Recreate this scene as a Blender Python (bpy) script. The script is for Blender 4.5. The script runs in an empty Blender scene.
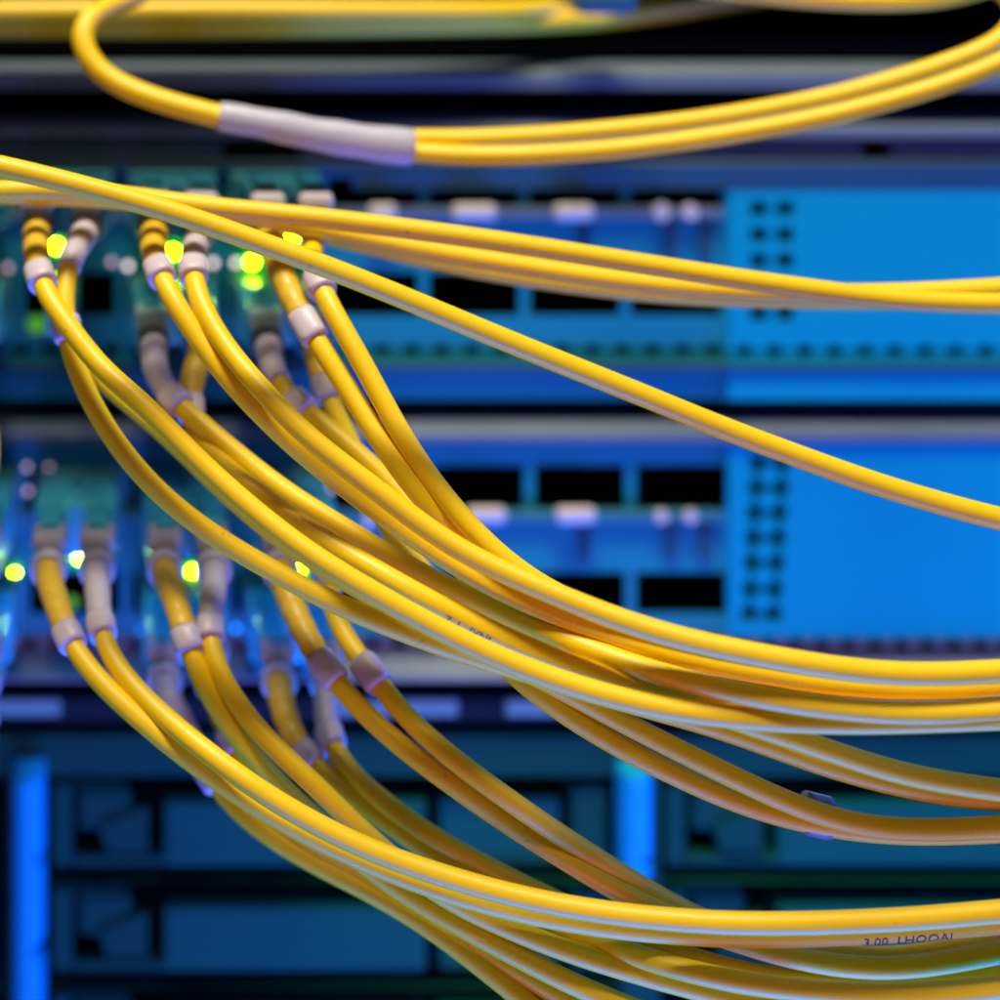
import bpy, bmesh, math, random
from mathutils import Vector, Matrix
random.seed(7)
sc = bpy.context.scene
col = sc.collection
MM = 0.001
# ---------------------------------------------------------------- camera geometry (mm)
D = 300.0            # distance camera -> switch face plane
K = 0.148            # mm per pixel at that plane
VX, VY = 125.0, -34.0   # vanishing point of the view, in photo pixels

def P(px, py, h=0.0):
    """point seen at photo pixel (px,py), h mm in front of the switch faces"""
    s = K * (D - h) / D
    return Vector(((px - VX) * s, -h, -(py - VY) * s))

# ---------------------------------------------------------------- materials
def mat(name, color, rough=0.5, metal=0.0, spec=0.5, noise=0.0, nscale=400.0, coat=0.0,
        emit=None, estr=0.0, bump=0.0, bscale=2000.0, trans=0.0, sss=0.0, rvar=0.0):
    m = bpy.data.materials.new(name); m.use_nodes = True
    nt = m.node_tree; b = nt.nodes['Principled BSDF']
    b.inputs['Base Color'].default_value = (*color, 1)
    b.inputs['Roughness'].default_value = rough
    b.inputs['Metallic'].default_value = metal
    b.inputs['Specular IOR Level'].default_value = spec
    b.inputs['Coat Weight'].default_value = coat
    b.inputs['Coat Roughness'].default_value = 0.25
    b.inputs['Transmission Weight'].default_value = trans
    if sss:
        b.inputs['Subsurface Weight'].default_value = sss
        b.inputs['Subsurface Radius'].default_value = (0.0015, 0.001, 0.0006)
        b.inputs['Subsurface Scale'].default_value = 1.0
    if emit:
        b.inputs['Emission Color'].default_value = (*emit, 1)
        b.inputs['Emission Strength'].default_value = estr
    tc = nt.nodes.new('ShaderNodeTexCoord')
    if noise or rvar:
        n = nt.nodes.new('ShaderNodeTexNoise'); n.inputs['Scale'].default_value = nscale
        n.inputs['Detail'].default_value = 4
        nt.links.new(tc.outputs['Object'], n.inputs['Vector'])
        if noise:
            mx = nt.nodes.new('ShaderNodeMix'); mx.data_type = 'RGBA'
            mx.inputs[6].default_value = (*[c * (1 - noise) for c in color], 1)
            mx.inputs[7].default_value = (*[min(1, c * (1 + noise)) for c in color], 1)
            nt.links.new(n.outputs['Fac'], mx.inputs[0]); nt.links.new(mx.outputs[2], b.inputs['Base Color'])
        if rvar:
            mr = nt.nodes.new('ShaderNodeMapRange')
            mr.inputs['To Min'].default_value = rough - rvar; mr.inputs['To Max'].default_value = rough + rvar
            nt.links.new(n.outputs['Fac'], mr.inputs['Value']); nt.links.new(mr.outputs[0], b.inputs['Roughness'])
    if bump:
        n2 = nt.nodes.new('ShaderNodeTexNoise'); n2.inputs['Scale'].default_value = bscale
        n2.inputs['Detail'].default_value = 3
        nt.links.new(tc.outputs['Object'], n2.inputs['Vector'])
        bp = nt.nodes.new('ShaderNodeBump'); bp.inputs['Strength'].default_value = bump
        bp.inputs['Distance'].default_value = 0.0001
        nt.links.new(n2.outputs['Fac'], bp.inputs['Height']); nt.links.new(bp.outputs['Normal'], b.inputs['Normal'])
    return m

M = {}
M['jacket'] = mat('yellow_pvc_jacket', (0.92, 0.62, 0.002), 0.44, spec=0.55, noise=0.05, nscale=90, bump=0.25, bscale=900, rvar=0.05)
M['boot_y'] = mat('yellow_boot', (0.72, 0.46, 0.02), 0.42, noise=0.06, nscale=300)
M['boot_w'] = mat('white_boot', (0.50, 0.45, 0.50), 0.42, noise=0.05, nscale=300, bump=0.2, bscale=1200)
M['sleeve'] = mat('white_sleeve', (0.56, 0.50, 0.57), 0.38, noise=0.05, nscale=250, bump=0.25, bscale=900)
M['shrink'] = mat('shrink_tube', (0.50, 0.50, 0.62), 0.35, noise=0.08, nscale=120, bump=0.5, bscale=350)
M['aqua'] = mat('aqua_connector', (0.06, 0.52, 0.58), 0.28, spec=0.6, noise=0.2, nscale=200, coat=0.3)
M['latch'] = mat('white_latch', (0.50, 0.47, 0.50), 0.4, noise=0.05)
M['face'] = mat('painted_face', (0.003, 0.23, 0.26), 0.5, spec=0.3, noise=0.06, nscale=60, rvar=0.08)  # blue light on grey panels put into the base colour
M['face_light'] = mat('painted_face_light', (0.003, 0.31, 0.36), 0.5, spec=0.06, noise=0.04, nscale=40, rvar=0.08)  # lighter copy for the blank panels, blue light in its colour too
M['rail'] = mat('zinc_rail', (0.12, 0.16, 0.19), 0.42, metal=0.0, spec=0.3, noise=0.12, nscale=80, rvar=0.1)
M['dark'] = mat('dark_steel', (0.008, 0.011, 0.014), 0.7, spec=0.2, noise=0.3, nscale=50)
M['black'] = mat('black_cavity', (0.004, 0.004, 0.005), 0.9, spec=0.05)
M['navy'] = mat('dark_painted_steel', (0.01, 0.07, 0.10), 0.5, noise=0.2, nscale=60)
M['silver'] = mat('bright_steel', (0.62, 0.54, 0.46), 0.45, metal=0.0, noise=0.08)  # warm glints on the latch tabs put into the colour
M['steel'] = mat('module_steel', (0.04, 0.18, 0.20), 0.5, metal=0.0, spec=0.2, noise=0.1)
M['server'] = mat('server_metal', (0.002, 0.07, 0.042), 0.55, spec=0.08, noise=0.12, nscale=60, rvar=0.08)
M['plate'] = mat('carrier_plate', (0.002, 0.11, 0.065), 0.55, spec=0.08, noise=0.10, nscale=80)
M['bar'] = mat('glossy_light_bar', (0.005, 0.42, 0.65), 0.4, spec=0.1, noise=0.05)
M['label'] = mat('grey_label', (0.22, 0.36, 0.26), 0.5, noise=0.08)
M['strip'] = mat('grey_strip', (0.20, 0.24, 0.25), 0.5, noise=0.15, nscale=50)
M['collar'] = mat('dark_collar', (0.05, 0.03, 0.04), 0.4)  # dark ring colour standing in for shade at the boot exit
M['tab_green'] = mat('pale_green_tab', (0.30, 0.50, 0.40), 0.4, noise=0.1)  # LED glow through translucent plastic put into the colour
M['aqua_bright'] = mat('bright_aqua_connector', (0.08, 0.80, 0.85), 0.28, spec=0.5, noise=0.15, nscale=200)  # lit copy of the aqua plastic, LED glow in its colour
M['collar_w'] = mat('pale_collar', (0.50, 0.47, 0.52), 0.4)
M['aqua_dark'] = mat('deep_teal_connector', (0.01, 0.13, 0.18), 0.35, noise=0.15)  # darker copy of the aqua plastic, top-row shade in its colour
M['ink'] = mat('black_ink', (0.01, 0.008, 0.008), 0.6)
M['tape'] = mat('clear_tape', (0.22, 0.24, 0.30), 0.3, spec=0.5, noise=0.05)
M['led_g'] = mat('green_lamp', (0.1, 0.5, 0.02), 0.4, emit=(0.50, 1.0, 0.0), estr=90)
M['led_gd'] = mat('dim_green_lamp', (0.1, 0.5, 0.02), 0.4, emit=(0.25, 1.0, 0.02), estr=0.25)  # glow of a green LED built as a dim emissive disc
M['led_w'] = mat('white_lamp', (0.7, 0.6, 0.6), 0.4, emit=(1.0, 0.75, 0.75), estr=2.5)  # screw highlight drawn as a small emissive disc
M['led_p'] = mat('pink_lamp', (0.7, 0.5, 0.5), 0.4, emit=(0.8, 0.5, 0.6), estr=1.2)  # pinkish screw highlight, emissive as well
M['led_b'] = mat('blue_lamp', (0.05, 0.2, 0.6), 0.4, emit=(0.0, 0.25, 1.0), estr=4.0)

nt = M['jacket'].node_tree; b = nt.nodes['Principled BSDF']; src = b.inputs['Base Color'].links[0].from_socket
tc = nt.nodes.new('ShaderNodeTexCoord'); n = nt.nodes.new('ShaderNodeTexNoise'); n.inputs['Scale'].default_value = 700; n.inputs['Detail'].default_value = 1
cr = nt.nodes.new('ShaderNodeMapRange'); cr.inputs['From Min'].default_value = 0.76; cr.inputs['From Max'].default_value = 0.84; cr.inputs['To Max'].default_value = 0.5
mx = nt.nodes.new('ShaderNodeMix'); mx.data_type = 'RGBA'; mx.inputs[7].default_value = (0.30, 0.17, 0.03, 1)
nt.links.new(tc.outputs['Object'], n.inputs['Vector']); nt.links.new(n.outputs['Fac'], cr.inputs['Value'])
nt.links.new(cr.outputs[0], mx.inputs[0]); nt.links.new(src, mx.inputs[6]); nt.links.new(mx.outputs[2], b.inputs['Base Color'])

# ---------------------------------------------------------------- object helpers
def link(name, verts, faces, m, parent=None, smooth=False):
    me = bpy.data.meshes.new(name)
    me.from_pydata([tuple(v * MM) for v in verts], [], faces)
    me.materials.append(m)
    if smooth:
        for p in me.polygons: p.use_smooth = True
    me.update()
    o = bpy.data.objects.new(name, me); col.objects.link(o)
    if parent is not None:
        o.parent = parent
        o.matrix_parent_inverse = Matrix.Translation(-parent.location)
    return o

def thing(name, label, cat, loc, group=None):
    o = bpy.data.objects.new(name, None); col.objects.link(o)
    o.location = loc * MM; o.empty_display_size = 0.005
    o['label'] = label; o['category'] = cat
    if group: o['group'] = group
    return o

class MB:
    def __init__(s): s.v = []; s.f = []
    def add(s, vs, fs):
        n = len(s.v); s.v += vs; s.f += [tuple(i + n for i in f) for f in fs]
    def box(s, a, b):
        x0, x1 = sorted((a[0], b[0])); y0, y1 = sorted((a[1], b[1])); z0, z1 = sorted((a[2], b[2]))
        vs = [Vector(p) for p in ((x0,y0,z0),(x1,y0,z0),(x1,y1,z0),(x0,y1,z0),(x0,y0,z1),(x1,y0,z1),(x1,y1,z1),(x0,y1,z1))]
        s.add(vs, [(0,1,5,4),(1,2,6,5),(2,3,7,6),(3,0,4,7),(4,5,6,7),(3,2,1,0)])
    def bbox(s, a, b, c=0.3):
        """box with all edges chamfered by c"""
        x0, x1 = sorted((a[0], b[0])); y0, y1 = sorted((a[1], b[1])); z0, z1 = sorted((a[2], b[2]))
        c = min(c, (x1-x0)*.45, (y1-y0)*.45, (z1-z0)*.45)
        bm = bmesh.new()
        r = bmesh.ops.create_cube(bm, size=1)
        for v in bm.verts:
            v.co = Vector(((x0+x1)/2 + v.co.x*(x1-x0), (y0+y1)/2 + v.co.y*(y1-y0), (z0+z1)/2 + v.co.z*(z1-z0)))
        bmesh.ops.bevel(bm, geom=list(bm.edges), offset=c, segments=2, affect='EDGES', profile=0.5)
        bm.verts.index_update()
        s.add([v.co.copy() for v in bm.verts], [tuple(v.index for v in f.verts) for f in bm.faces]); bm.free()
    def profile(s, pts, x0, x1):
        """pts: (h, z) polygon extruded along x"""
        n = len(pts)
        vs = [Vector((x, -h, z)) for x in (x0, x1) for h, z in pts]
        fs = [(i, (i+1) % n, n + (i+1) % n, n + i) for i in range(n)]
        fs += [tuple(range(n))[::-1], tuple(range(n, 2*n))]
        s.add(vs, fs)
    def disc(s, c, r, t=0.6, n=20, rz=None):
        rz = rz or r
        vs = [c + Vector((r*math.cos(a), 0, rz*math.sin(a))) for a in [2*math.pi*i/n for i in range(n)]]
        vs += [v*0.85 + c*0.15 + Vector((0, -t, 0)) for v in vs]
        s.add(vs, [(i, (i+1) % n, n+(i+1) % n, n+i) for i in range(n)] + [tuple(range(n, 2*n))])
    def build(s, name, m, parent=None, smooth=False):
        o = link(name, s.v, s.f, m, parent, smooth)
        bm = bmesh.new(); bm.from_mesh(o.data); bmesh.ops.recalc_face_normals(bm, faces=bm.faces); bm.to_mesh(o.data); bm.free()
        return o

def pbox(mb, x0, y0, x1, y1, h0, h1, bev=0.0):
    """box whose front face (at h1) covers the pixel rectangle"""
    a = P(x0, y0, h1); b = P(x1, y1, h1); a.y = -h0
    (mb.bbox(a, b, bev) if bev else mb.box(a, b))

def plate(mb, X0, X1, Z0, Z1, holes, h, depth):
    """flat plate facing -y with rectangular holes having walls 'depth' deep"""
    xs = sorted({X0, X1, *[v for q in holes for v in q[:2]]}); zs = sorted({Z0, Z1, *[v for q in holes for v in q[2:]]})
    xs = [x for x in xs if X0 <= x <= X1]; zs = [z for z in zs if Z0 <= z <= Z1]
    nx = len(xs)
    base = len(mb.v); mb.v += [Vector((x, -h, z)) for z in zs for x in xs]
    solid = {}
    for j in range(len(zs)-1):
        for i in range(nx-1):
            cx, cz = (xs[i]+xs[i+1])/2, (zs[j]+zs[j+1])/2
            solid[i, j] = not any(q[0] < cx < q[1] and q[2] < cz < q[3] for q in holes)
    for (i, j), ok in solid.items():
        if ok:
            a = base + j*nx + i; mb.f.append((a, a+1, a+nx+1, a+nx))
            for di, dj, e in ((-1,0,(0,1)),(1,0,(0,1)),(0,-1,0),(0,1,0)):
                if not solid.get((i+di, j+dj), False):
                    if di: x = xs[i + (di > 0)]; p, q = (x, zs[j]), (x, zs[j+1])
                    else:  z = zs[j + (dj > 0)]; p, q = (xs[i], z), (xs[i+1], z)
                    mb.add([Vector((p[0], -h, p[1])), Vector((q[0], -h, q[1])), Vector((q[0], -h+depth, q[1])), Vector((p[0], -h+depth, p[1]))], [(0,1,2,3)])

# ---------------------------------------------------------------- tubes
def densify(pts, step=1.0):
    """Catmull-Rom through the points, resampled every ~step mm, then lightly smoothed"""
    q = [pts[0]*2 - pts[1]] + pts + [pts[-1]*2 - pts[-2]]
    out = []
    for i in range(1, len(q)-2):
        p0, p1, p2, p3 = q[i-1:i+3]
        n = max(2, int((p2-p1).length/0.4))
        for k in range(n):
            t = k/n
            out.append(0.5*((2*p1) + (p2-p0)*t + (2*p0-5*p1+4*p2-p3)*t*t + (3*p1-p0-3*p2+p3)*t**3))
    out.append(pts[-1].copy())
    L = [0.0]
    for a, b in zip(out, out[1:]): L.append(L[-1] + (b-a).length)
    n = max(4, int(L[-1]/step)); res = []; j = 0
    for k in range(n+1):
        s = L[-1]*k/n
        while j < len(L)-2 and L[j+1] < s: j += 1
        f = (s-L[j])/max(1e-6, L[j+1]-L[j]); res.append(out[j].lerp(out[j+1], min(1, max(0, f))))
    return res

def smooth_path(p, it):
    for _ in range(it):
        q = [p[0]]
        for i in range(1, len(p)-1): q.append(p[i]*0.5 + (p[i-1]+p[i+1])*0.25)
        q.append(p[-1]); p = q
    return p

def frames(path):
    fr = []
    up = None
    for i in range(len(path)):
        t = (path[min(i+1, len(path)-1)] - path[max(i-1, 0)]).normalized()
        if up is None:
            up = Vector((0, -1, 0)); up = up - t*up.dot(t)
            if up.length < 1e-3: up = Vector((0, 0, 1)) - t*t.z
            up.normalize()
        else:
            up = (up - t*up.dot(t)).normalized()
        fr.append((path[i], t, up, t.cross(up)))
    return fr

def tube(path, rad, name, m, parent=None, n=18, cap=True, sq=0.0):
    fr = frames(path); vs = []; fs = []
    for i, (c, t, u, w) in enumerate(fr):
        r = rad(i/(len(path)-1)) if callable(rad) else rad
        for k in range(n):
            a = 2*math.pi*k/n
            rr = r*(1 + sq*(1/max(abs(math.cos(a)), abs(math.sin(a))) - 1))
            vs.append(c + u*(rr*math.cos(a)) + w*(rr*math.sin(a)))
    for i in range(len(path)-1):
        for k in range(n):
            fs.append((i*n+k, i*n+(k+1) % n, (i+1)*n+(k+1) % n, (i+1)*n+k))
    if cap:
        fs.append(tuple(range(n))[::-1]); fs.append(tuple(range((len(path)-1)*n, len(path)*n)))
    o = link(name, vs, fs, m, parent, smooth=True)
    bm = bmesh.new(); bm.from_mesh(o.data); bmesh.ops.recalc_face_normals(bm, faces=bm.faces); bm.to_mesh(o.data); bm.free()
    if cap:
        for p in o.data.polygons:
            if len(p.vertices) > 4: p.use_smooth = False
    return o

R = 1.27     # jacket radius

def pxpath(pts, start=None):
    """pts (px,py,h or None): missing h interpolated along the way"""
    hs = [(i, p[2]) for i, p in enumerate(pts) if len(p) > 2]
    res = []
    for i, p in enumerate(pts):
        if len(p) > 2: h = p[2]
        else:
            lo = max((q for q in hs if q[0] < i), key=lambda q: q[0]); hi = min((q for q in hs if q[0] > i), key=lambda q: q[0])
            ds = [math.hypot(pts[k+1][0]-pts[k][0], pts[k+1][1]-pts[k][1]) for k in range(lo[0], hi[0])]
            f = sum(ds[:i-lo[0]])/sum(ds); f = f*f*(3-2*f)*0.5 + f*0.5
            h = lo[1] + (hi[1]-lo[1])*f
        res.append(P(p[0], p[1], h))
    return ([start] if start is not None else []) + res

def nearest(path, v):
    return min(range(len(path)), key=lambda i: (path[i]-v).length)

def nearest_px(path, px, py):
    def pr(v):
        s = K*(D + v.y)/D
        return (v.x/s + VX, -v.z/s + VY)
    return min(range(len(path)), key=lambda i: (pr(path[i])[0]-px)**2 + (pr(path[i])[1]-py)**2)

def strand(parent, pts, start=None, boot=None, ring=None, ringlen=3.0, it=26, r=R):
    raw = densify(pxpath(pts, start), 1.0)
    path = smooth_path(raw, it) if start is None else smooth_path(raw, 10)
    if start is not None and len(path) > 30:
        tail = smooth_path(path[12:], it); path = path[:12] + tail
        path = smooth_path(path, 3)
    jk = tube(path, r, 'cable_jacket', M['jacket'], parent)
    if boot:
        bl, bm_ = boot
        k = max(4, int(bl))
        fine = densify(path[:k+1], 0.35)
        def rad(f):
            base = 2.35 - 0.45*f
            return base + (0.13 if int(f*len(fine)) % 6 < 3 and 0.1 < f < 0.9 else 0.0)
        tube(fine, rad, 'boot', M[bm_], parent)
    if ring:
        i = nearest_px(path, *ring); a = max(0, i-int(ringlen/2+.5)); b = min(len(path)-1, a+int(ringlen+.5))
        fine = densify(path[a:b+1], 0.4)
        tube(fine, lambda f: 1.84 - (0.16 if f < 0.06 or f > 0.94 else 0), 'crimp_sleeve', M['sleeve'], parent, sq=0.35)
    return path

def surface_text(path, s0_px, txt, size, ang, parent, rev=False):
    """printing wrapped on a jacket, starting where the cable passes pixel s0_px; ang measured from 'towards camera' downwards"""
    cu = bpy.data.curves.new('print', 'FONT'); cu.body = txt; cu.size = size; cu.resolution_u = 2
    tmp = bpy.data.objects.new('print', cu); col.objects.link(tmp)
    bpy.context.view_layer.update()
    me = bpy.data.meshes.new_from_object(tmp)
    bpy.data.objects.remove(tmp)
    bm = bmesh.new(); bm.from_mesh(me)
    for c in range(1, 60):
        bmesh.ops.bisect_plane(bm, geom=bm.verts[:]+bm.edges[:]+bm.faces[:], plane_co=(c*0.6, 0, 0), plane_no=(1, 0, 0))
    for c in range(-2, 8):
        bmesh.ops.bisect_plane(bm, geom=bm.verts[:]+bm.edges[:]+bm.faces[:], plane_co=(0, c*0.25, 0), plane_no=(0, 1, 0))
    L = [0.0]
    for a, b in zip(path, path[1:]): L.append(L[-1]+(b-a).length)
    s0 = L[nearest_px(path, *s0_px)]
    camv = Vector((0, -D, 0))
    for v in bm.verts:
        s = s0 + v.co.x; j = 0
        while j < len(L)-2 and L[j+1] < s: j += 1
        f = (s-L[j])/(L[j+1]-L[j]); c = path[j].lerp(path[j+1], f); t = (path[j+1]-path[j]).normalized()
        tc = (camv-c); tc = (tc - t*tc.dot(t)).normalized(); up = tc.cross(t).normalized()
        if up.z < 0: up = -up
        a = ang + v.co.y/R
        v.co = (c + (tc*math.cos(a) + up*math.sin(a))*(R+0.02))*MM
    bm.to_mesh(me); bm.free()
    me.materials.clear(); me.materials.append(M['ink'])
    o = bpy.data.objects.new('printed_text', me); col.objects.link(o); o.parent = parent
    o.matrix_parent_inverse = Matrix.Translation(-parent.location)
    return o

# ================================================================= SETTING
mb = MB(); mb.box((-320, 60, -420), (420, 64, 160)); bw = mb.build('background', M['black']); bw['kind'] = 'structure'

XL, XR = P(-320, 0).x, P(1420, 0).x
def Z(py, h=0): return P(0, py, h).z

def bar(name, pieces, label, cat, group=None, x0=XL, x1=XR):
    """pieces: (part name, material, [(h,py)...]) profile with py evaluated at its own depth"""
    t = thing(name, label, cat, Vector(((x0+x1)/2, 0, Z(pieces[0][2][0][1]))), group)
    for pn, m, pts in pieces:
        mb = MB(); mb.profile([(h, Z(py, h)) for h, py in pts], x0, x1); mb.build(pn, m, t)
    return t

# rails and shelf lips above the first switch
def lip(y_top, y_cham, y_bot, h=2, back=-50):
    # top surface, rounded shoulder catching the overhead light, then the vertical face
    pts = [(back, None), (h-3.2, y_top), (h-1.6, y_top+(y_cham-y_top)*0.35), (h-0.5, y_top+(y_cham-y_top)*0.75), (h, y_cham+2), (h, y_bot)]
    pr = [(hh, Z(py, hh)) for hh, py in pts[1:]]
    pr = [(back, pr[0][1]+0.0)] + pr + [(back, pr[-1][1])]
    return pr
def lip_bar(name, label, cat, y_top, y_cham, y_bot, m, h=2, back=-50, group=None):
    mb = MB(); mb.profile(lip(y_top, y_cham, y_bot, h, back), XL, XR)
    o = mb.build(name, m); o['label'] = label; o['category'] = cat
    if group: o['group'] = group
    return o
lip_bar('rack_shelf', "long pale metal shelf edge, highest of the bright strips", 'shelf', 62, 73, 89, M['rail'], h=3)
lip_bar('blanking_panel', 'pale metal blanking panel edge directly behind the white sleeve of the looped cable', 'panel', 118, 127, 138, M['rail'], h=2)
t = thing('mounting_rail', 'thin pale metal mounting rail with dark notch just above the upper switch', 'rail', P(500, 150))
mb = MB(); a = XL; cuts = [(222, 300), (862, 892)]
for c0, c1 in cuts + [(None, None)]:
    e = P(c0, 0).x if c0 is not None else XR
    mb.profile([(-30, Z(143, -30)), (-2, Z(143, -2)), (0, Z(147, 0)), (0, Z(155, 0)), (-30, Z(155, 0))], a, e)
    if c0 is not None: a = P(c1, 0).x
mb.build('rail_lip', M['rail'], t)
mb = MB(); mb.profile([(-32, Z(141, -4)), (-4, Z(141, -4)), (-4, Z(160, -4)), (-32, Z(160, -4))], XL, XR); mb.build('rail_body', M['dark'], t)
# dark top device
mb = MB(); mb.profile([(-50, Z(34, -6)), (-6, Z(34, -6)), (-4, Z(42, -4)), (-4, Z(57, -4)), (-50, Z(57, -4))], XL, XR)
o = mb.build('cable_tray', M['dark']); o['label'] = 'black steel cable tray front running under the blurred yellow trunk cables'; o['category'] = 'tray'

mb = MB(); mb.profile([(-50, Z(-22, 0)), (3, Z(-22, 0)), (3, Z(-22, 0)+40), (-50, Z(-22, 0)+40)], XL, XR)  # unseen overhang added to shade the top cables and rails
o = mb.build('rack_unit', M['dark']); o['label'] = 'black rack unit above the top edge, over the blurred yellow trunk cables'; o['category'] = 'rack unit'
# ---------------------------------------------------------------- switches
def make_switch(label, ytop, ybot, rows, cell0, holes_px, vents, extra):
    t = thing('network_switch', label, 'switch', P(500, ybot), 'switches mounted in the rack')
    holes = []
    for (y0, y1) in rows:
        for k in range(12):
            c = cell0 - 101*k
            a, b = P(c-45.5, y0), P(c+45.5, y1); holes.append((a.x, b.x, b.z, a.z))
    ph = []
    for (a, b, c, d) in holes_px + vents:
        p, q = P(a, b), P(c, d); ph.append((p.x, q.x, q.z, p.z))
    split = P(726, 0).x
    allh = holes + ph
    mb = MB(); plate(mb, XL, split, Z(ybot), Z(ytop), [(max(XL,q[0]), min(split,q[1]), q[2], q[3]) for q in allh if q[0] < split and q[1] > XL], 0, 1.2)
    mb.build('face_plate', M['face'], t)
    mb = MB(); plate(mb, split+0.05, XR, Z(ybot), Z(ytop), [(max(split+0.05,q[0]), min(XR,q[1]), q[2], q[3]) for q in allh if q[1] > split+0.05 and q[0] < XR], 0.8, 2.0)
    mb.build('blank_panel', M['face_light'], t)
    mb = MB(); mb.box((split+0.3, 0.25, Z(ybot)+.2), (XR, 0.6, Z(ytop)-.2)); mb.box((XL, 1.25, Z(357)), (split, 1.6, Z(342))) if vents else None; mb.build('backing', M['black'], t)  # black sheet close behind the holes, standing in for their inner shade
    # chassis box behind with cages
    mb = MB(); mb.box((XL, 26, Z(ybot)), (XR, 60, Z(ytop))); mb.build('chassis', M['black'], t)
    mb = MB(); mb.box((XL, 1.25, Z(ybot)), (XR, 1.6, Z(ybot)+0.3)); mb.box((XL, 1.25, Z(ytop)-0.3), (XR, 26, Z(ytop))); mb.build('cover', M['dark'], t)
    for (a, b, c, d) in holes:                       # every port cage: four thin dark walls
        cb = MB(); w = 0.15
        cb.box((a-w, 0.4, c-w), (a, 22, d+w)); cb.box((b, 0.4, c-w), (b+w, 22, d+w))
        cb.box((a, 0.4, c-w), (b, 22, c)); cb.box((a, 0.4, d), (b, 22, d+w)); cb.box((a-w, 22.2, c-w), (b+w, 22.6, d+w))
        if -60 < (a/K+VX) < 760: cb.build('port_cage', M['black'], t)
    return t, holes

sw1_holes = [(x-8, y-7.2, x+8, y+7.2) for y in (208, 234, 260, 287, 313) for x in (757, 784)]
sw1_links = [(x0, y-1.2, x1, y+1.2) for y in (208, 234, 260, 287, 313) for x0, x1 in ((765.1, 775.9),)]
v1 = [(x-5, 346.5, x+6, 354.5) for x in range(370, 1060, 30)]
v1 = [(-130+30.1*k-7, 344.5, -130+30.1*k+7, 356) for k in range(48)]
v1 += [(-130+30.1*k+7.2, 348.8, -130+30.1*(k+1)-7.2, 351.6) for k in range(47)]
s1, h1 = make_switch("upper blue-lit network switch with a row of small vent slots under its blank half", 163, 399,
    [(177, 207), (272, 316)], 676, sw1_holes + sw1_links, v1, None)
sw2_holes, sw2_links = [], []
ys = (462, 487, 512, 537, 562, 588, 613)
for i, y in enumerate(ys):
    sx = 756 - i*1.4
    for x in (sx, sx+25): sw2_holes.append((x-7.3, y-7.2, x+7.3, y+7.2))
    sw2_links.append((sx+7.4, y-2.6, sx+17.6, y+2.6))
    if i < 6:
        for x in (sx, sx+25): sw2_links.append((x-3, y+7.3, x+1.6, y+17.7))
v2 = [(-130+26.5*k-6, 640, -130+26.5*k+6, 652) for k in range(56)]
s2, h2 = make_switch("lower blue-lit network switch whose ladder of small holes has seven rungs", 441, 636,
    [(465, 510), (572, 614)], 672+9, sw2_holes + sw2_links, [], None)
# ledges on the switches
mb = MB(); mb.profile([(-2, Z(160,-2)), (0.8, Z(160, 0.8)), (1.1, Z(163, 1.1)), (1.1, Z(174, 1.1)), (0.9, Z(176.5, 0.9)), (-2, Z(176.5, 0.9))], XL, XR)
mb.profile([(0.81, Z(176.6, 0.85)), (0.95, Z(176.6, 0.95)), (0.95, Z(189, 0.95)), (0.81, Z(189, 0.85))], P(352, 0).x, XR); mb.build('top_bezel', M['navy'], s1)
mb = MB(); mb.profile([(0.05, Z(362, .05)), (1.5, Z(366, 1.5)), (1.5, Z(371, 1.5)), (0.05, Z(373, .05))], XL, XR); mb.build('lower_ridge', M['navy'], s1)
mb = MB(); mb.profile(lip(419, 433, 441.5, 1.6, -20), XL, XR); mb.build('top_bezel', M['rail'], s2)
# silver contact lip, tabs and small details between the port rows
def details(t, ylip, ybelow, cell0, tabs, circs):
    mb = MB(); pbox(mb, -300, ylip, 724, ylip+11, 0.05, 1.3, 0.2); mb.build('contact_strip', M['rail'] if ylip < 400 else M['steel'], t)
    for x, w in tabs:
        mb = MB(); pbox(mb, x-w, ylip-3, x+w, ylip+14, 1.35, 3.4, 0.8); mb.build('release_tab', M['silver'], t, smooth=False)
    for x, r in circs:
        mb = MB(); mb.disc(P(x, ylip+4, 1.4), r*K, 0.8); mb.build('indicator_cap', M['silver'], t)  # pale disc imitating a glint on a latch tab
    for x in (472, 585, 672, 706):
        mb = MB(); pbox(mb, x-9, ybelow, x+9, ybelow+9, 0.03, 0.6, 0.1); mb.build('port_marking', M['navy'], t)
        mb = MB(); pbox(mb, x-6, ybelow+14, x+6, ybelow+34, 0.03, 0.5, 0.1); mb.build('port_marking', M['navy'], t)
details(s1, 208, 226, 676, [(475, 22), (575, 20), (383, 14), (276, 20)], [(661, 9), (690, 8)])
details(s2, 512, 528, 685, [(487, 20), (577, 20), (378, 14), (276, 20)], [(661, 7), (690, 7)])

def lamps(t, spots, m, r=3.0, nm='status_light'):
    for x, y in spots:
        mb = MB(); mb.disc(P(x, y, 0.05), r*K, 0.5); mb.build(nm, m, t)

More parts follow.
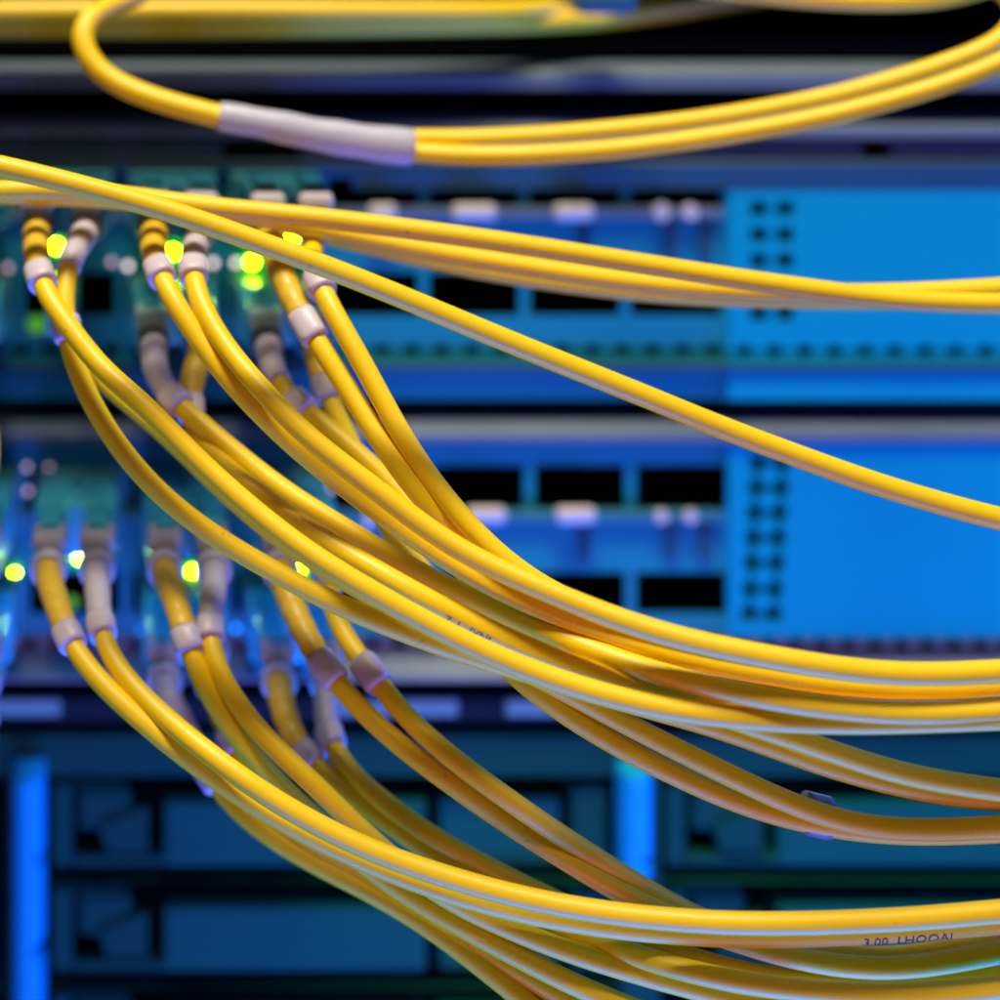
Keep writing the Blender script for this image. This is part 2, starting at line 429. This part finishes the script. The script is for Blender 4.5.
# vent strip, grey ledge, label rail under the lower switch
t = thing('vent_panel', 'narrow dark vent panel with a toothed upper edge just below the lower switch', 'panel', P(500, 680))
mb = MB(); plate(mb, XL, XR, Z(657), Z(637), [(max(XL, P(a,0).x), min(XR, P(c,0).x), Z(d), Z(b)) for a, b, c, d in v2 if P(a,0).x > XL and P(c,0).x < XR], -1, 1.5)
mb.build('vent_strip', M['strip'], t)
mb = MB(); mb.profile([(-40, Z(657.2, -1)), (-1, Z(657.2, -1)), (3.5, Z(678, 3.5)), (3.5, Z(681, 3.5)), (-40, Z(681, 3.5))], XL, XR); mb.build('ledge', M['strip'], t)
mb = MB(); mb.box((XL, 6, Z(657)), (XR, 7, Z(636.5))); mb.build('backing', M['dark'], t)
t = thing('label_rail', 'dark teal label rail carrying pale label strips above the drive bays', 'rail', P(500, 715))
mb = MB(); mb.profile([(-40, Z(692, -3)), (-3, Z(692, -3)), (1, Z(699, 1)), (1, Z(722, 1)), (-40, Z(722, 1))], XL, XR); mb.build('rail_body', M['dark'], t)
for a, b in ((-40, 60), (330, 458), (506, 602), (680, 800), (840, 960)):
    mb = MB(); pbox(mb, a, 700, b, 716, 1.05, 1.8, 0.3); mb.build('label_strip', M['label'], t)

# ---------------------------------------------------------------- server with drive bays
srv = thing('storage_server', 'dark blue rack server with drive bays across the bottom of the photo', 'server', P(500, 1050))
XS0 = XL
mb = MB()
zt = Z(738); zb = Z(1130)
bays = []
for bx0, bx1 in ((46, 622), (-566, 8), (660, 1236)):
    for by in (776, 882, 988, 1094):
        bays.append((P(bx0,0).x, P(bx1,0).x, Z(by+105.9), Z(by)))
plate(mb, XL, XR, zb, zt, [(max(XL+.1,q[0]), min(XR-.1,q[1]), max(q[2], zb), q[3]) for q in bays], 0, 1.5)
mb.box((XL, 0.02, zt), (XR, 60, zt+0.4))
mb.build('face_frame', M['server'], srv)
mb = MB(); mb.box((XL, 30, zb), (XR, 60, zt)); mb.build('chassis', M['black'], srv)
def ear(x0, x1, y0, y1):
    mb = MB(); a = P(x0, y0, 5); b = P(x1, y1, 5); w = b.x-a.x
    prof = []
    n = 10
    for i in range(n+1):
        an = math.pi*i/n
        prof.append((a.x + w/2 - w/2*math.cos(an), 0.05+4.5*math.sin(an)**0.6))
    vs = []
    zs = [a.z, a.z-1.2]; zc = a.z-1.2
    zs = [a.z + (b.z-a.z)*k/60 for k in range(61)]
    for z in zs:
        ph = ((a.z - z) % 13.0)/13.0
        notch = 1.6 if ph < 0.10 and (a.z-z) > 6 else 0.0
        end = min(1.0, (min(a.z-z, z-b.z)+0.3)/1.5)
        for (x, h) in prof:
            k = (x-a.x)/w
            vs.append(Vector((x - notch*max(0, k-0.5)*2, -(0.02+h*end), z)))
    m_ = len(prof); fs = [(i*m_+j, i*m_+j+1, (i+1)*m_+j+1, (i+1)*m_+j) for i in range(60) for j in range(m_-1)]
    mb.add(vs, fs); mb.f.append(tuple(range(m_))); mb.f.append(tuple(range(60*m_, 61*m_)))
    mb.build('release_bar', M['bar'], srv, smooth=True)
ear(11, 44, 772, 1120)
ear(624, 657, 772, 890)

def carrier(ox, oy, label):
    t = thing('drive_carrier', label, 'drive carrier', P(ox+300, oy+95), 'drive carriers in the server')
    def B(name, m, x0, y0, x1, y1, h0, h1, bev=0.3):
        mb = MB(); pbox(mb, ox+x0, oy+y0, ox+x1, oy+y1, h0, h1, bev); return mb.build(name, M[m], t)
    B('carrier_body', 'black', 2, 3, 572, 90, -25, -6, 0)
    fr = MB()
    pbox(fr, ox+4, oy+4, ox+24, oy+88, -6, -0.6, 0.5)
    pbox(fr, ox+24.5, oy+76, ox+120, oy+88, -6, -1.0, 0.4)
    pbox(fr, ox+24.5, oy+4, ox+78, oy+9, -6, -1.4, 0.3)
    fr.build('carrier_frame', M['server'], t)
    B('latch_housing', 'server', 30, 10, 84, 52, -6, -1.2, 0.8)
    # sloped release lever
    mb = MB(); a = P(ox+52, oy+40, -1); b = P(ox+100, oy+72, -1)
    vs = [Vector((a.x, 3, a.z-1)), Vector((b.x, 3, a.z+2)), Vector((b.x, 3, b.z)), Vector((a.x+1, 3, b.z))]
    vs = [v.copy() for v in vs] + [v + Vector((0, -2.4, 0)) for v in vs]
    mb.add(vs, [(0,1,2,3),(4,5,6,7),(0,1,5,4),(1,2,6,5),(2,3,7,6),(3,0,4,7)]); mb.build('release_lever', M['server'], t)
    B('catch', 'server', 68, 30, 92, 88, -5, -1.6, 0.5)
    B('front_plate', 'plate', 116, 22, 378, 88, -6, -0.5, 0.6)
    B('end_plate', 'plate', 392, 18, 512, 88, -6, -2.0, 0.5)
    B('hinge', 'server', 524, 6, 560, 88, -6, -1.0, 0.6)
    return t
carrier(48, 779, "drive carrier with plain plate in the upper bay left of the middle bright bar")
carrier(48, 884, "drive carrier in the second bay down at left, beside the lowest cables")
carrier(662, 779, "drive carrier right of the middle bright bar, behind the clear tape")
carrier(662, 884, 'drive carrier seen behind the printed cable near the lower right corner')
carrier(48, 990, 'drive carrier cut off by the bottom edge of the photo on the left')

# ---------------------------------------------------------------- connectors
HB = 40.0   # where the boots begin
HALF = 3.1
def connector(t, port, hb=HB, half=HALF, body='aqua', hump=True, dz=0.0, tab='latch'):
    """duplex LC connector: two bodies, joined clip, latches. returns the two boot start points"""
    c = P(*port, 0); starts = []
    for s in (-1, 1):
        x = c.x + s*half; mb = MB()
        # body as a tapered prism from h=9 to h=hb-3
        secs = [(9, 2.25, 3.2, -3.2), (hb-16, 2.25, 3.4, -3.3), (hb-6, 2.1, 3.0, -3.0), (hb-1.5, 1.75, 1.9, -2.1)]
        vs = []
        for (h, w, zu, zd) in secs:
            cw = w*0.75
            for dx, dz in ((-w, zd*.8), (-cw, zd), (cw, zd), (w, zd*.8), (w, zu*.8), (cw, zu), (-cw, zu), (-w, zu*.8)):
                vs.append(Vector((x+dx, -h, c.z+dz)))
        fs = [(i*8+k, i*8+(k+1) % 8, (i+1)*8+(k+1) % 8, (i+1)*8+k) for i in range(3) for k in range(8)] + [tuple(range(8)), tuple(range(24, 32))]
        mb.add(vs, fs); b = mb.build('connector_body', M[body], t)
        # latch: a thin bowed arm over the body ending in a pale rounded thumb tab
        mb = MB(); la = []
        for f in [i/8 for i in range(9)]:
            h = 12 + (hb-16)*f; z = c.z + 3.5 + 1.4*math.sin(f*math.pi*0.75)
            la.append((h, z))
        w = 1.2; vs = []
        for h, z in la: vs += [Vector((x-w, -h, z)), Vector((x+w, -h, z)), Vector((x+w, -h, z-.7)), Vector((x-w, -h, z-.7))]
        mb.add(vs, [(i*4+k, i*4+(k+1) % 4, (i+1)*4+(k+1) % 4, (i+1)*4+k) for i in range(8) for k in range(4)] + [(0,1,2,3), (32,33,34,35)])
        mb.build('latch', M[body], b)
        if hump:
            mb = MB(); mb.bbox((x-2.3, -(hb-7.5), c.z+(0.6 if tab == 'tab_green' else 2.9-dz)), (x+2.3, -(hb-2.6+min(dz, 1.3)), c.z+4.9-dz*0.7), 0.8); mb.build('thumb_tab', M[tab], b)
        starts.append(Vector((x, -(hb-2.5), c.z-0.2)))
    mb = MB(); mb.bbox((c.x-half-2.6, -15, c.z-3.7), (c.x+half+2.6, -(hb-17), c.z+3.9), 0.6); mb.build('duplex_clip', M[body], t)
    return starts

def transceiver(port, label):
    c = P(*port, 0)
    t = thing('optical_transceiver', label, 'transceiver', Vector((c.x, 0, c.z)), 'transceivers plugged into the switches')
    mb = MB(); mb.bbox((c.x-5.9, 15, c.z-2.9), (c.x+5.9, -8.7, c.z+2.9), 0.3); mb.build('housing', M['steel'], t)
    mb = MB()
    mb.bbox((c.x-6.1, -4, c.z-3.6), (c.x-5.95, -8.5, c.z+3.2), 0.05); mb.bbox((c.x+5.95, -4, c.z-3.6), (c.x+6.1, -8.5, c.z+3.2), 0.05)
    mb.bbox((c.x-6.1, -6.5, c.z-4.2), (c.x+6.1, -8.5, c.z-3.65), 0.2); mb.build('bail_handle', M['aqua'], t)
    return t

def duplex(name_label, port, s_left, s_right, tl, hb=HB, half=HALF, hump=True):
    row = port[1]
    dz = 2.5 if row < 200 else 0.0; tab = 'tab_green' if 200 < row < 400 else 'latch'; body = 'aqua_bright' if row > 550 else 'aqua_dark' if row < 200 else 'aqua'; cm = 'collar' if row < 400 else 'collar_w'  # connector tone by row carries painted glow and shade
    """s_left/s_right: dict(pts, boot, ring)"""
    transceiver(port, tl)
    c = P(*port, 0)
    t = thing('patch_cable', name_label, 'cable', Vector((c.x, -20, c.z)), 'yellow duplex patch cables')
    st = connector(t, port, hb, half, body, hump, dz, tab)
    paths = []
    for s, d in zip(st, (s_left, s_right)):
        nxt = s + Vector((0, -4.5, -0.6))
        pts = d['pts']
        raw = pxpath(pts)
        pin = [s, nxt] + raw
        path = densify(pin, 1.0)
        path = path[:6] + smooth_path(path[6:], d.get('it', 26)); path = smooth_path(path, 4)
        tube(path, R, 'cable_jacket', M['jacket'], t)
        k = int(d.get('bl', 9))
        if d.get('ring') and not d.get('fix'): k = max(6, nearest_px(path, *d['ring'])-int(d.get('rl', 3.2)/2+.5))
        tube(densify(path[:4], 0.5), 2.1 if cm == 'collar' else 2.35, 'collar', M[cm], t)  # upper-switch ring imitates shade; the pale one is a real collar
        fine = densify(path[:k+1], 0.35); N = len(fine)
        big = d.get('br', 1.85)
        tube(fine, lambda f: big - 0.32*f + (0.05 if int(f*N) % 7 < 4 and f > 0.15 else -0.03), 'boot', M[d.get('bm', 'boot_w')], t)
        if d.get('ring'):
            i = nearest_px(path, *d['ring']); rl = d.get('rl', 3.2)
            a = max(k, i-int(rl/2+.5)) ; b = min(len(path)-1, a+int(rl+.5)); fine = densify(path[a:b+1], 0.4)
            tube(fine, lambda f: 1.84 - (0.16 if f < 0.07 or f > 0.93 else 0), 'crimp_sleeve', M['sleeve'], t, sq=0.4)
        paths.append(path)
    return t, paths

# --- upper switch, upper row
A, pA = duplex("yellow duplex cable from the leftmost full connector pair of the upper switch's top row", (70, 190),
    dict(pts=[(36,250,49),(38,282,54),(50,304,57),(66,322),(86,350),(108,380),(134,400-8),(160,421,65),(200,463),(232,492),(260,516),(290,540),(320,561),(350,579),(380,597,73),(410,614),(440,630),(480,650),(520,667),(560,682),(600,694),(640,704),(708,715),(780,721,77),(850,723),(930,721),(1060,716,76)], bm='boot_y', bl=9, ring=(38,282)),
    dict(pts=[(72,250,48),(64,275,50),(62,305,52),(65,332,54),(72,360),(86,394),(106,430),(136,470,60),(172,506),(208,532),(240,553),(270,569),(300,586),(340,606),(392,627),(440,645),(480,658,66),(540,676),(600,694),(660,711,66),(708,724),(760,742,68),(808,760),(856,775),(904,787),(950,795),(1060,806,68)], bm='boot_w', bl=13, ring=(64,333), fix=1),
    "metal transceiver behind the leftmost full connector pair, upper switch, top row")
B, pB = duplex("yellow duplex cable from the second top-row pair, beside the starry green light", (171, 190),
    dict(pts=[(152,250,49),(159,273,54),(166,290,57),(180,312),(200,343),(220,370),(240,393),(260,413,62),(290,443),(320,468),(360,498),(400,528),(440,555),(472,575),(500,591),(540,608),(588,626),(636,643),(684,657),(732,667),(780,676,73),(832,684),(892,688),(950,688),(1060,680,70)], bm='boot_y', bl=9, ring=(160,274)),
    dict(pts=[(192,248,49),(192,272,54),(194,292,57),(206,319),(230,354),(260,388),(290,421,67),(320,448),(360,477),(400,508),(440,539),(470,557),(500,571),(540,588),(588,608),(636,626),(684,640),(732,650),(780,659,79),(832,668),(880,673),(928,675),(1060,668,76)], bm='boot_w', bl=8, ring=(192,275)),
    'metal transceiver behind the second connector pair of the upper switch, top row')
C, pC = duplex("yellow duplex cable whose two parallel jackets descend steeply from the third top-row pair", (271, 190),
    dict(pts=[(275,250,48),(280,275,50),(292,300,53),(308,326,57),(318,345,58),(340,376),(356,402),(370,426),(390,456),(420,497,66),(450,528),(475,554),(500,578,65),(540,602,66),(588,620),(636,637),(684,651),(732,661),(780,669,67),(832,678),(892,684),(950,684),(1060,676,64)], bm='boot_y', bl=9, ring=(309,328), rl=4),
    dict(pts=[(308,250,48),(312,268,52),(321,288,56),(328,306,58),(350,340),(376,388),(400,434,64),(430,480),(460,516),(490,549),(516,571,69),(560,598,70),(588,610),(636,627),(684,641),(732,651),(780,660,73),(832,669),(880,674),(928,676),(1060,669,70)], bm='boot_w', bl=9, fix=1, ring=(321,288)),
    'metal transceiver behind the third connector pair of the upper switch, top row')
# --- upper switch, lower row
Dd, pD = duplex("yellow duplex cable from the left greenish connector in the upper switch's second row", (171, 294),
    dict(pts=[(153,378,46),(164,392,48),(178,404,50),(196,420,52),(230,449),(260,473),(290,496),(320,514),(360,538,60),(400,562),(440,584),(480,603),(520,620),(560,637),(588,649),(636,667),(684,681),(732,692),(780,701,78),(832,708),(890,713),(928,714),(1060,706,76)], bm='boot_w', bl=9, ring=(178,404)),
    dict(pts=[(190,380,45),(187,400,47),(186,425,49),(208,454),(244,482,58),(280,510),(304,529),(340,549),(380,573),(400,586,70),(440,606),(480,626),(520,646),(560,661),(588,672),(636,686),(684,697),(732,704),(780,709,74),(850,716),(928,718),(1060,712,73)], bm='boot_y', bl=9, ring=(187,412)),
    "metal transceiver behind the left greenish connector, upper switch, second row", hb=38)
E, pE = duplex("yellow duplex cable from the greenish connector directly below the third top-row pair", (271, 294),
    dict(pts=[(270,378,45),(284,392,47),(299,406,49),(315,419,50),(340,438),(370,464,54),(400,493),(425,522),(450,556),(475,587,62),(510,611),(552,629),(593,644,66),(636,669),(680,698,68),(720,716),(784,735,71),(832,752),(880,768),(928,780),(1060,798,71)], bm='boot_w', bl=11, ring=(299,406), fix=1),
    dict(pts=[(318,378,45),(326,394,46),(336,414,47),(350,440,48),(366,482,49),(382,522,50),(400,547,52),(426,574,55),(450,604),(478,636,57),(510,672,62),(540,697),(588,729),(636,756),(684,779),(720,796,67),(760,810),(800,821),(850,830),(900,834),(950,834),(1060,828,67)], bm='boot_y', bl=9, ring=(324,392)),
    "metal transceiver behind the right greenish connector, upper switch, second row", hb=38)
# --- lower switch, upper row
F, pF = duplex("long front yellow duplex cable, lower of the two printed ones, print near the right edge", (80, 487),
    dict(pts=[(58,605,47),(66,638,52),(76,655,54),(90,673),(120,702),(150,728,59),(180,753),(210,775),(240,796),(280,820,62),(320,841),(360,859),(400,876),(440,890),(480,902),(540,916,66),(600,926),(680,934),(760,937,68),(825,935),(900,931),(1060,918,68)], bm='boot_y', bl=8, ring=(67,640)),
    dict(pts=[(98,610,48),(100,635,51),(106,655,54),(130,685),(160,714),(200,747),(240,778,65),(280,804),(320,827),(360,846),(400,862),(440,875),(480,887),(540,902),(600,912),(660,919),(720,923),(760,924,73),(850,922),(925,918),(1060,906,72)], bm='boot_w', bl=10, ring=(99,634)),
    "metal transceiver behind the leftmost full connector pair, lower switch, top row", hb=40)
G, pG = duplex("yellow duplex cable from the lower switch's middle top-row pair, diving under the long front cable", (181, 487),
    dict(pts=[(179,605,47),(185,640,52),(192,660,53),(205,691),(235,735),(265,772,56),(290,796),(315,818),(345,848,57),(380,878),(420,903),(460,925),(500,947),(540,968),(580,988,64),(640,1012),(700,1034,66)], bm='boot_y', bl=8, ring=(185,642)),
    dict(pts=[(212,605,47),(207,632,50),(209,655,53),(226,690),(250,722),(280,754),(310,780,59),(340,809),(370,840),(398,862,60),(430,890),(460,906),(500,925),(540,941),(580,956),(620,968),(680,985,66),(740,1000),(800,1012,68)], bm='boot_w', bl=10, ring=(208,634)),
    "metal transceiver behind the middle connector pair, lower switch, top row", hb=40)
H, pH = duplex("yellow duplex cable with two big white sleeves crossing the drive bays side by side", (281, 487),
    dict(pts=[(292,605,46),(306,640,50),(325,668,53),(339,687,55),(375,725),(420,761),(465,794,61),(510,825),(555,853),(600,881),(640,904,64),(690,925),(750,946),(800,960),(850,968),(900,969),(950,962),(1060,940,66)], bm='boot_y', bl=8, ring=(325,669), rl=4),
    dict(pts=[(326,595,45),(336,625,48),(354,652,51),(372,674,54),(385,692,56),(405,718),(450,757),(495,790,63),(540,822),(600,861),(640,886),(690,915,62),(740,935),(790,949),(850,958),(900,959),(950,950),(1060,926,62)], bm='boot_w', bl=7, fix=1, ring=(372,674), rl=4),
    "metal transceiver behind the right connector pair, lower switch, top row", hb=40)
# --- lower switch, lower row
J, pJ = duplex("yellow duplex cable from the cyan connector whose white boot hangs down toward the drive bays", (181, 592),
    dict(pts=[(182,720,41),(194,748,43),(208,775,45),(222,796,47),(240,814),(262,832,49),(300,856),(340,876),(380,896,54),(420,920),(450,941),(480,965),(510,989,60),(560,1030,62)], bm='boot_w', bl=12, ring=(207,774), rl=4),
    dict(pts=[(226,722,42),(234,748,44),(242,775,46),(254,802,48),(280,824),(310,842),(345,862,52),(380,882),(420,907),(460,934),(500,962),(540,984,60),(600,1020,62)], bm='boot_y', bl=9, ring=(233,750)),
    "metal transceiver behind the middle cyan connector, lower switch, second row", hb=37)
Kk, pK = duplex("yellow duplex cable from the bottom-row pair just left of the pale label strip", (281, 592),
    dict(pts=[(282,712,41),(292,744,43),(306,759,46),(328,778,48),(350,794),(380,817),(410,839,54),(440,858),(470,876),(505,901),(540,920,60),(580,936),(620,950),(660,964),(720,979,70),(780,988),(840,993),(900,995),(950,993),(1060,982,70)], bm='boot_y', bl=10, ring=(306,760)),
    dict(pts=[(322,712,41),(326,738,44),(334,756,47),(352,777,49),(380,800),(415,825,55),(440,842),(480,864),(520,884),(560,903,58),(600,922),(640,940),(680,955),(720,968,64),(780,980),(860,988),(940,984),(1060,972,64)], bm='boot_w', bl=9, ring=(324,742)),
    "metal transceiver behind the rightmost cyan connector, lower switch, second row", hb=37)
# --- pairs cut by the left edge
Lf, pL = duplex("yellow duplex cable cut off by the left edge beside the leftmost green light", (-20, 487),
    dict(pts=[(-70,610,48),(-75,660,52),(-60,720,56),(-50,800,58),(-40,900,58)], bm='boot_y', bl=9),
    dict(pts=[(-16,610,47),(-22,650,50),(-34,700,54),(-40,800,56),(-30,900,58)], bm='boot_w', bl=9),
    "metal transceiver cut off by the left edge, lower switch, top row", hb=40)
Lg, pLg = duplex("yellow duplex cable hanging from the cyan connector cut off by the left edge", (-20, 592),
    dict(pts=[(-70,720,42),(-76,760,46),(-72,820,50),(-60,900,52)], bm='boot_y', bl=9),
    dict(pts=[(-10,718,41),(-10,750,44),(-20,790,47),(-34,900,50)], bm='boot_w', bl=9),
    "metal transceiver cut off by the left edge, lower switch, second row", hb=37)
Lh, pLh = duplex("yellow duplex cable showing only a sliver at the left edge between the switches", (-30, 294),
    dict(pts=[(-60,370,44),(-70,400,47),(-60,460,50),(-70,560,52)], bm='boot_y', bl=9),
    dict(pts=[(-24,372,44),(-16,395,47),(-9,430,49),(-8,465,50),(-20,520,52),(-60,600,54)], bm='boot_w', bl=6),
    "metal transceiver cut off by the left edge, upper switch, second row", hb=38)
Li, pLi = duplex("yellow duplex cable of the topmost connector cut off by the left edge", (-30, 190),
    dict(pts=[(-80,260,48),(-86,300,52),(-80,360,56),(-90,460,58)], bm='boot_y', bl=9),
    dict(pts=[(-30,260,48),(-36,300,52),(-40,360,56),(-60,460,58)], bm='boot_w', bl=9),
    "metal transceiver cut off by the left edge, upper switch, top row", hb=40)

surface_text(pF[0], (856, 936), '3.00  LHOOAI', 1.7, -1.4, F)
surface_text(pD[1], (432, 606), '. . 7  l   IVNI', 1.4, -1.2, Dd)

# second lower sagging jacket, joined to the E cable by clear tape: simplex cord with one connector hidden under the first pair
t = thing('simplex_cord', "single yellow cord sagging under the middle bundle, held by clear tape", 'cable', P(60, 330, 30))
c0 = P(60, 318, 30)
mb = MB(); mb.bbox((c0.x-2, -8, c0.z-2.5), (c0.x+2, -30, c0.z+2.5), 0.5); mb.build('connector_body', M['aqua'], t)
p = strand(t, [(60,320,30),(62,330,36),(70,345,42),(86,362,46),(108,386,48),(160,428,52),(232,498),(290,546),(350,583),(410,618),(450,636),(500,658),(545,680),(588,703,64),(612,717),(660,741),(708,765),(756,788,69),(800,808),(850,824),(900,830),(950,830),(1060,824,69.8)])
i = nearest_px(p, 826, 819)
j = nearest_px(pE[1], 826, 822)
mid = [(p[i-3+k] + pE[1][j-3+k])*0.5 + Vector((0, 2.2, -0.4)) for k in range(1, 5)]
tube(densify(mid, 0.6), 2.35, 'clear_tape', M['tape'], t, sq=0.3)

# ---------------------------------------------------------------- long loose cables
t = thing('loose_cable', "single long yellow cable crossing the whole photo diagonally in front of both switches", 'cable', P(0, 165, 70))
strand(t, [(-80,150,70),(0,166,71),(50,178),(100,191),(150,205),(200,221),(250,239),(300,257),(350,276),(400,296),(450,317),(510,342),(580,370),(650,398),(720,427),(790,453),(870,482),(940,503),(1000,519,72),(1080,536,72)], it=30)
t = thing('loose_cable', "topmost of the three yellow cables crossing the upper switch together", 'cable', P(0, 190, 52))
strand(t, [(-80,196,50),(0,190,53),(60,190),(120,195),(200,206),(280,214),(330,219),(400,228),(440,233),(510,243),(580,254),(650,265),(720,276),(780,285),(825,291),(900,300),(1000,304,52),(1080,302,52)], it=30)
t = thing('loose_cable', "middle of the three yellow cables crossing the upper switch together", 'cable', P(0, 205, 47))
strand(t, [(-80,188,46),(0,194,47),(60,196),(120,199),(200,208),(280,220),(330,231),(400,245),(440,253),(510,264),(580,275),(650,284),(720,290),(790,293),(860,294),(930,292),(1000,288,48),(1080,282,48)], it=30)
t = thing('loose_cable', "lowest, most shaded of the three yellow cables crossing the upper switch together", 'cable', P(0, 210, 42))
strand(t, [(-80,198,40),(0,194,42),(80,196),(160,203),(240,214),(300,228),(360,243),(440,262),(510,275),(580,285),(650,293),(720,297),(790,299),(860,300),(1000,298,42),(1080,294,42)], it=30)

# looped cable with the white splitter sleeve
t = thing('splitter_cable', "looped yellow cable with a long white sleeve where it splits in two", 'cable', P(320, 130, 34))
tube(smooth_path(densify(pxpath([(190,-40,20),(155,-14,24),(118,3,28),(92,14,31),(79,30,33),(82,50,34),(98,72,35),(125,88,36),(160,101,37),(190,109),(225,118,38),(260,123,38)]), 1.0), 12), 1.5, 'trunk_jacket', M['jacket'], t)
tube(smooth_path(densify(pxpath([(380,138,36),(412,139,36),(500,138,36),(600,131),(700,120),(800,103),(850,92),(900,78),(950,62),(1000,42,36),(1020,20,34),(1010,-8,30),(960,-30,24)]), 1.0), 20), 1.3, 'cable_jacket', M['jacket'], t)
tube(smooth_path(densify(pxpath([(380,147,37),(412,153,36.8),(430,154,37),(500,156,40),(600,151),(700,139),(800,122),(850,111),(900,98),(950,83),(1000,63,40),(1060,34,38)]), 1.0), 20), 1.3, 'cable_jacket', M['jacket'], t)
sp = smooth_path(densify(pxpath([(219,116,38),(260,123,38),(320,135,37.5),(380,144,37),(411,147,36.5)]), 0.6), 8)
fr = frames(sp); vs = []; n = 24
for i, (c, tt, u, w) in enumerate(fr):
    f = i/(len(fr)-1); a = 1.85 + 0.3*f; b = 1.85 + 0.62*f + 0.06*math.sin(f*23)
    for k in range(n):
        an = 2*math.pi*k/n; vs.append(c + u*(a*math.cos(an)) + w*(b*math.sin(an)))
fs = [(i*n+k, i*n+(k+1) % n, (i+1)*n+(k+1) % n, (i+1)*n+k) for i in range(len(fr)-1) for k in range(n)] + [tuple(range(n))[::-1], tuple(range((len(fr)-1)*n, len(fr)*n))]
mb = MB(); mb.add(vs, fs); o = mb.build('splitter_sleeve', M['shrink'], t, smooth=True)

# blurred trunk cables at the top edge
for pts, r_, lab in (
    ([(-120,12,9),(0,12,9),(200,11,9),(400,12,8),(520,11,5),(600,2,-6),(680,-20,-14)], 1.7, 'thick blurred yellow trunk cable along the top edge, upper of the two'),
    ([(-120,27,6),(0,27,6),(200,27,6),(400,25,6),(540,22,3),(640,14,-3),(760,-4,-14)], 1.5, 'thick blurred yellow trunk cable along the top edge, lower of the two'),
    ([(700,-12,26),(780,-3,28),(860,2,30),(920,1,30),(965,-6,30),(1040,-30,28)], 1.3, 'short blurred yellow cable arc grazing the top edge at right')):
    t = thing('trunk_cable', lab, 'cable', P(*pts[0]))
    tube(smooth_path(densify(pxpath(pts), 1.0), 12), r_, 'cable_jacket', M['jacket'], t)
mb = MB(); a = P(574, -14, 12); b = P(636, 14, 12)
mb.bbox((a.x, -14, b.z), (b.x, -6, a.z), 1.6)
o = mb.build('hanging_connector', M['aqua_dark'], None); o['label'] = 'blurred teal connector hanging at the top edge between the yellow trunk cables'; o['category'] = 'connector'

# ---------------------------------------------------------------- status lamps, LED glow and screw glints as emissive discs
def light_discs(t, spots, m, r=3.0, h=0.05, nm='status_light'):
    for x, y in spots:
        mb = MB(); mb.disc(P(x, y, h), r*K, 0.5); mb.build(nm, M[m], t)
light_discs(s1, [(56, 246), (173, 252), (252, 262), (291, 238)], 'led_g', 4.2)
light_discs(s1, [(37, 325)], 'led_gd', 9)
light_discs(s1, [(128, 266), (213, 263), (236, 263)], 'led_w', 3.4)
light_discs(s1, [(8, 268), (112, 262)], 'led_p', 3.2)
light_discs(s2, [(80, 557), (15, 575), (193, 572), (298, 568)], 'led_g', 3.9)
light_discs(s2, [(72, 602)], 'led_gd', 6)
light_discs(s2, [(368, 522)], 'led_w', 3.4)
light_discs(s2, [(27, 467), (49, 468), (28, 491), (44, 491), (331, 489)], 'led_p', 2.8)
light_discs(s2, [(142, 582), (236, 628), (142, 630), (156, 540)], 'led_b', 2.6)

# ================================================================= LIGHT
def area(name, loc, target, sx, sy, power, color, spread=math.pi):
    L = bpy.data.lights.new(name, 'AREA'); L.shape = 'RECTANGLE'; L.size = sx*MM; L.size_y = sy*MM
    L.energy = power; L.color = color; L.spread = spread
    o = bpy.data.objects.new(name, L); col.objects.link(o); o.location = Vector(loc)*MM
    d = (Vector(target)-Vector(loc)).normalized(); o.rotation_euler = d.to_track_quat('-Z', 'Y').to_euler()
    return o
CX, CZ = P(500, 0, 40).x, P(0, 500, 40).z     # middle of the view
area('overhead_white', (CX-50, -300, CZ+880), (CX+4, -74, CZ), 440, 150, 4.2, (1.0, 0.90, 0.74), math.radians(100))
area('blue_right', (CX+340, -55, CZ-5), (CX+20, -10, CZ+5), 60, 120, 1.3, (0.0, 0.12, 1.0))
area('blue_low', (CX+40, -130, CZ-240), (CX+20, -66, CZ), 300, 130, 1.2, (0.0, 0.15, 1.0), math.radians(110))
area('lavender_front', (CX+20, -300, CZ-190), (CX, -60, CZ), 260, 120, 0.30, (0.80, 0.28, 0.95))

w = bpy.data.worlds.new('World'); sc.world = w; w.use_nodes = True
w.node_tree.nodes['Background'].inputs['Color'].default_value = (1.0, 0.48, 0.45, 1)
w.node_tree.nodes['Background'].inputs['Strength'].default_value = 0.07

# ================================================================= CAMERA
cd = bpy.data.cameras.new('Camera'); cam = bpy.data.objects.new('Camera', cd); col.objects.link(cam)
cam.location = (0, -D*MM, 0); cam.rotation_euler = (math.radians(90), 0, 0)
cd.sensor_width = 36; cd.lens = 36*D/(1000*K)
cd.shift_x = (500-VX)/1000; cd.shift_y = -(500-VY)/1000
cd.clip_start = 0.01; cd.clip_end = 10
cd.dof.use_dof = True; cd.dof.focus_distance = (D-66)*MM
cd.dof.aperture_fstop = (cd.lens)/8.8
sc.camera = cam
sc.render.film_transparent = False
vs_ = sc.view_settings; vs_.view_transform = 'Standard'; vs_.look = 'None'; vs_.exposure = -0.12; vs_.gamma = 1; vs_.use_curve_mapping = False
sc.cycles.max_bounces = 6
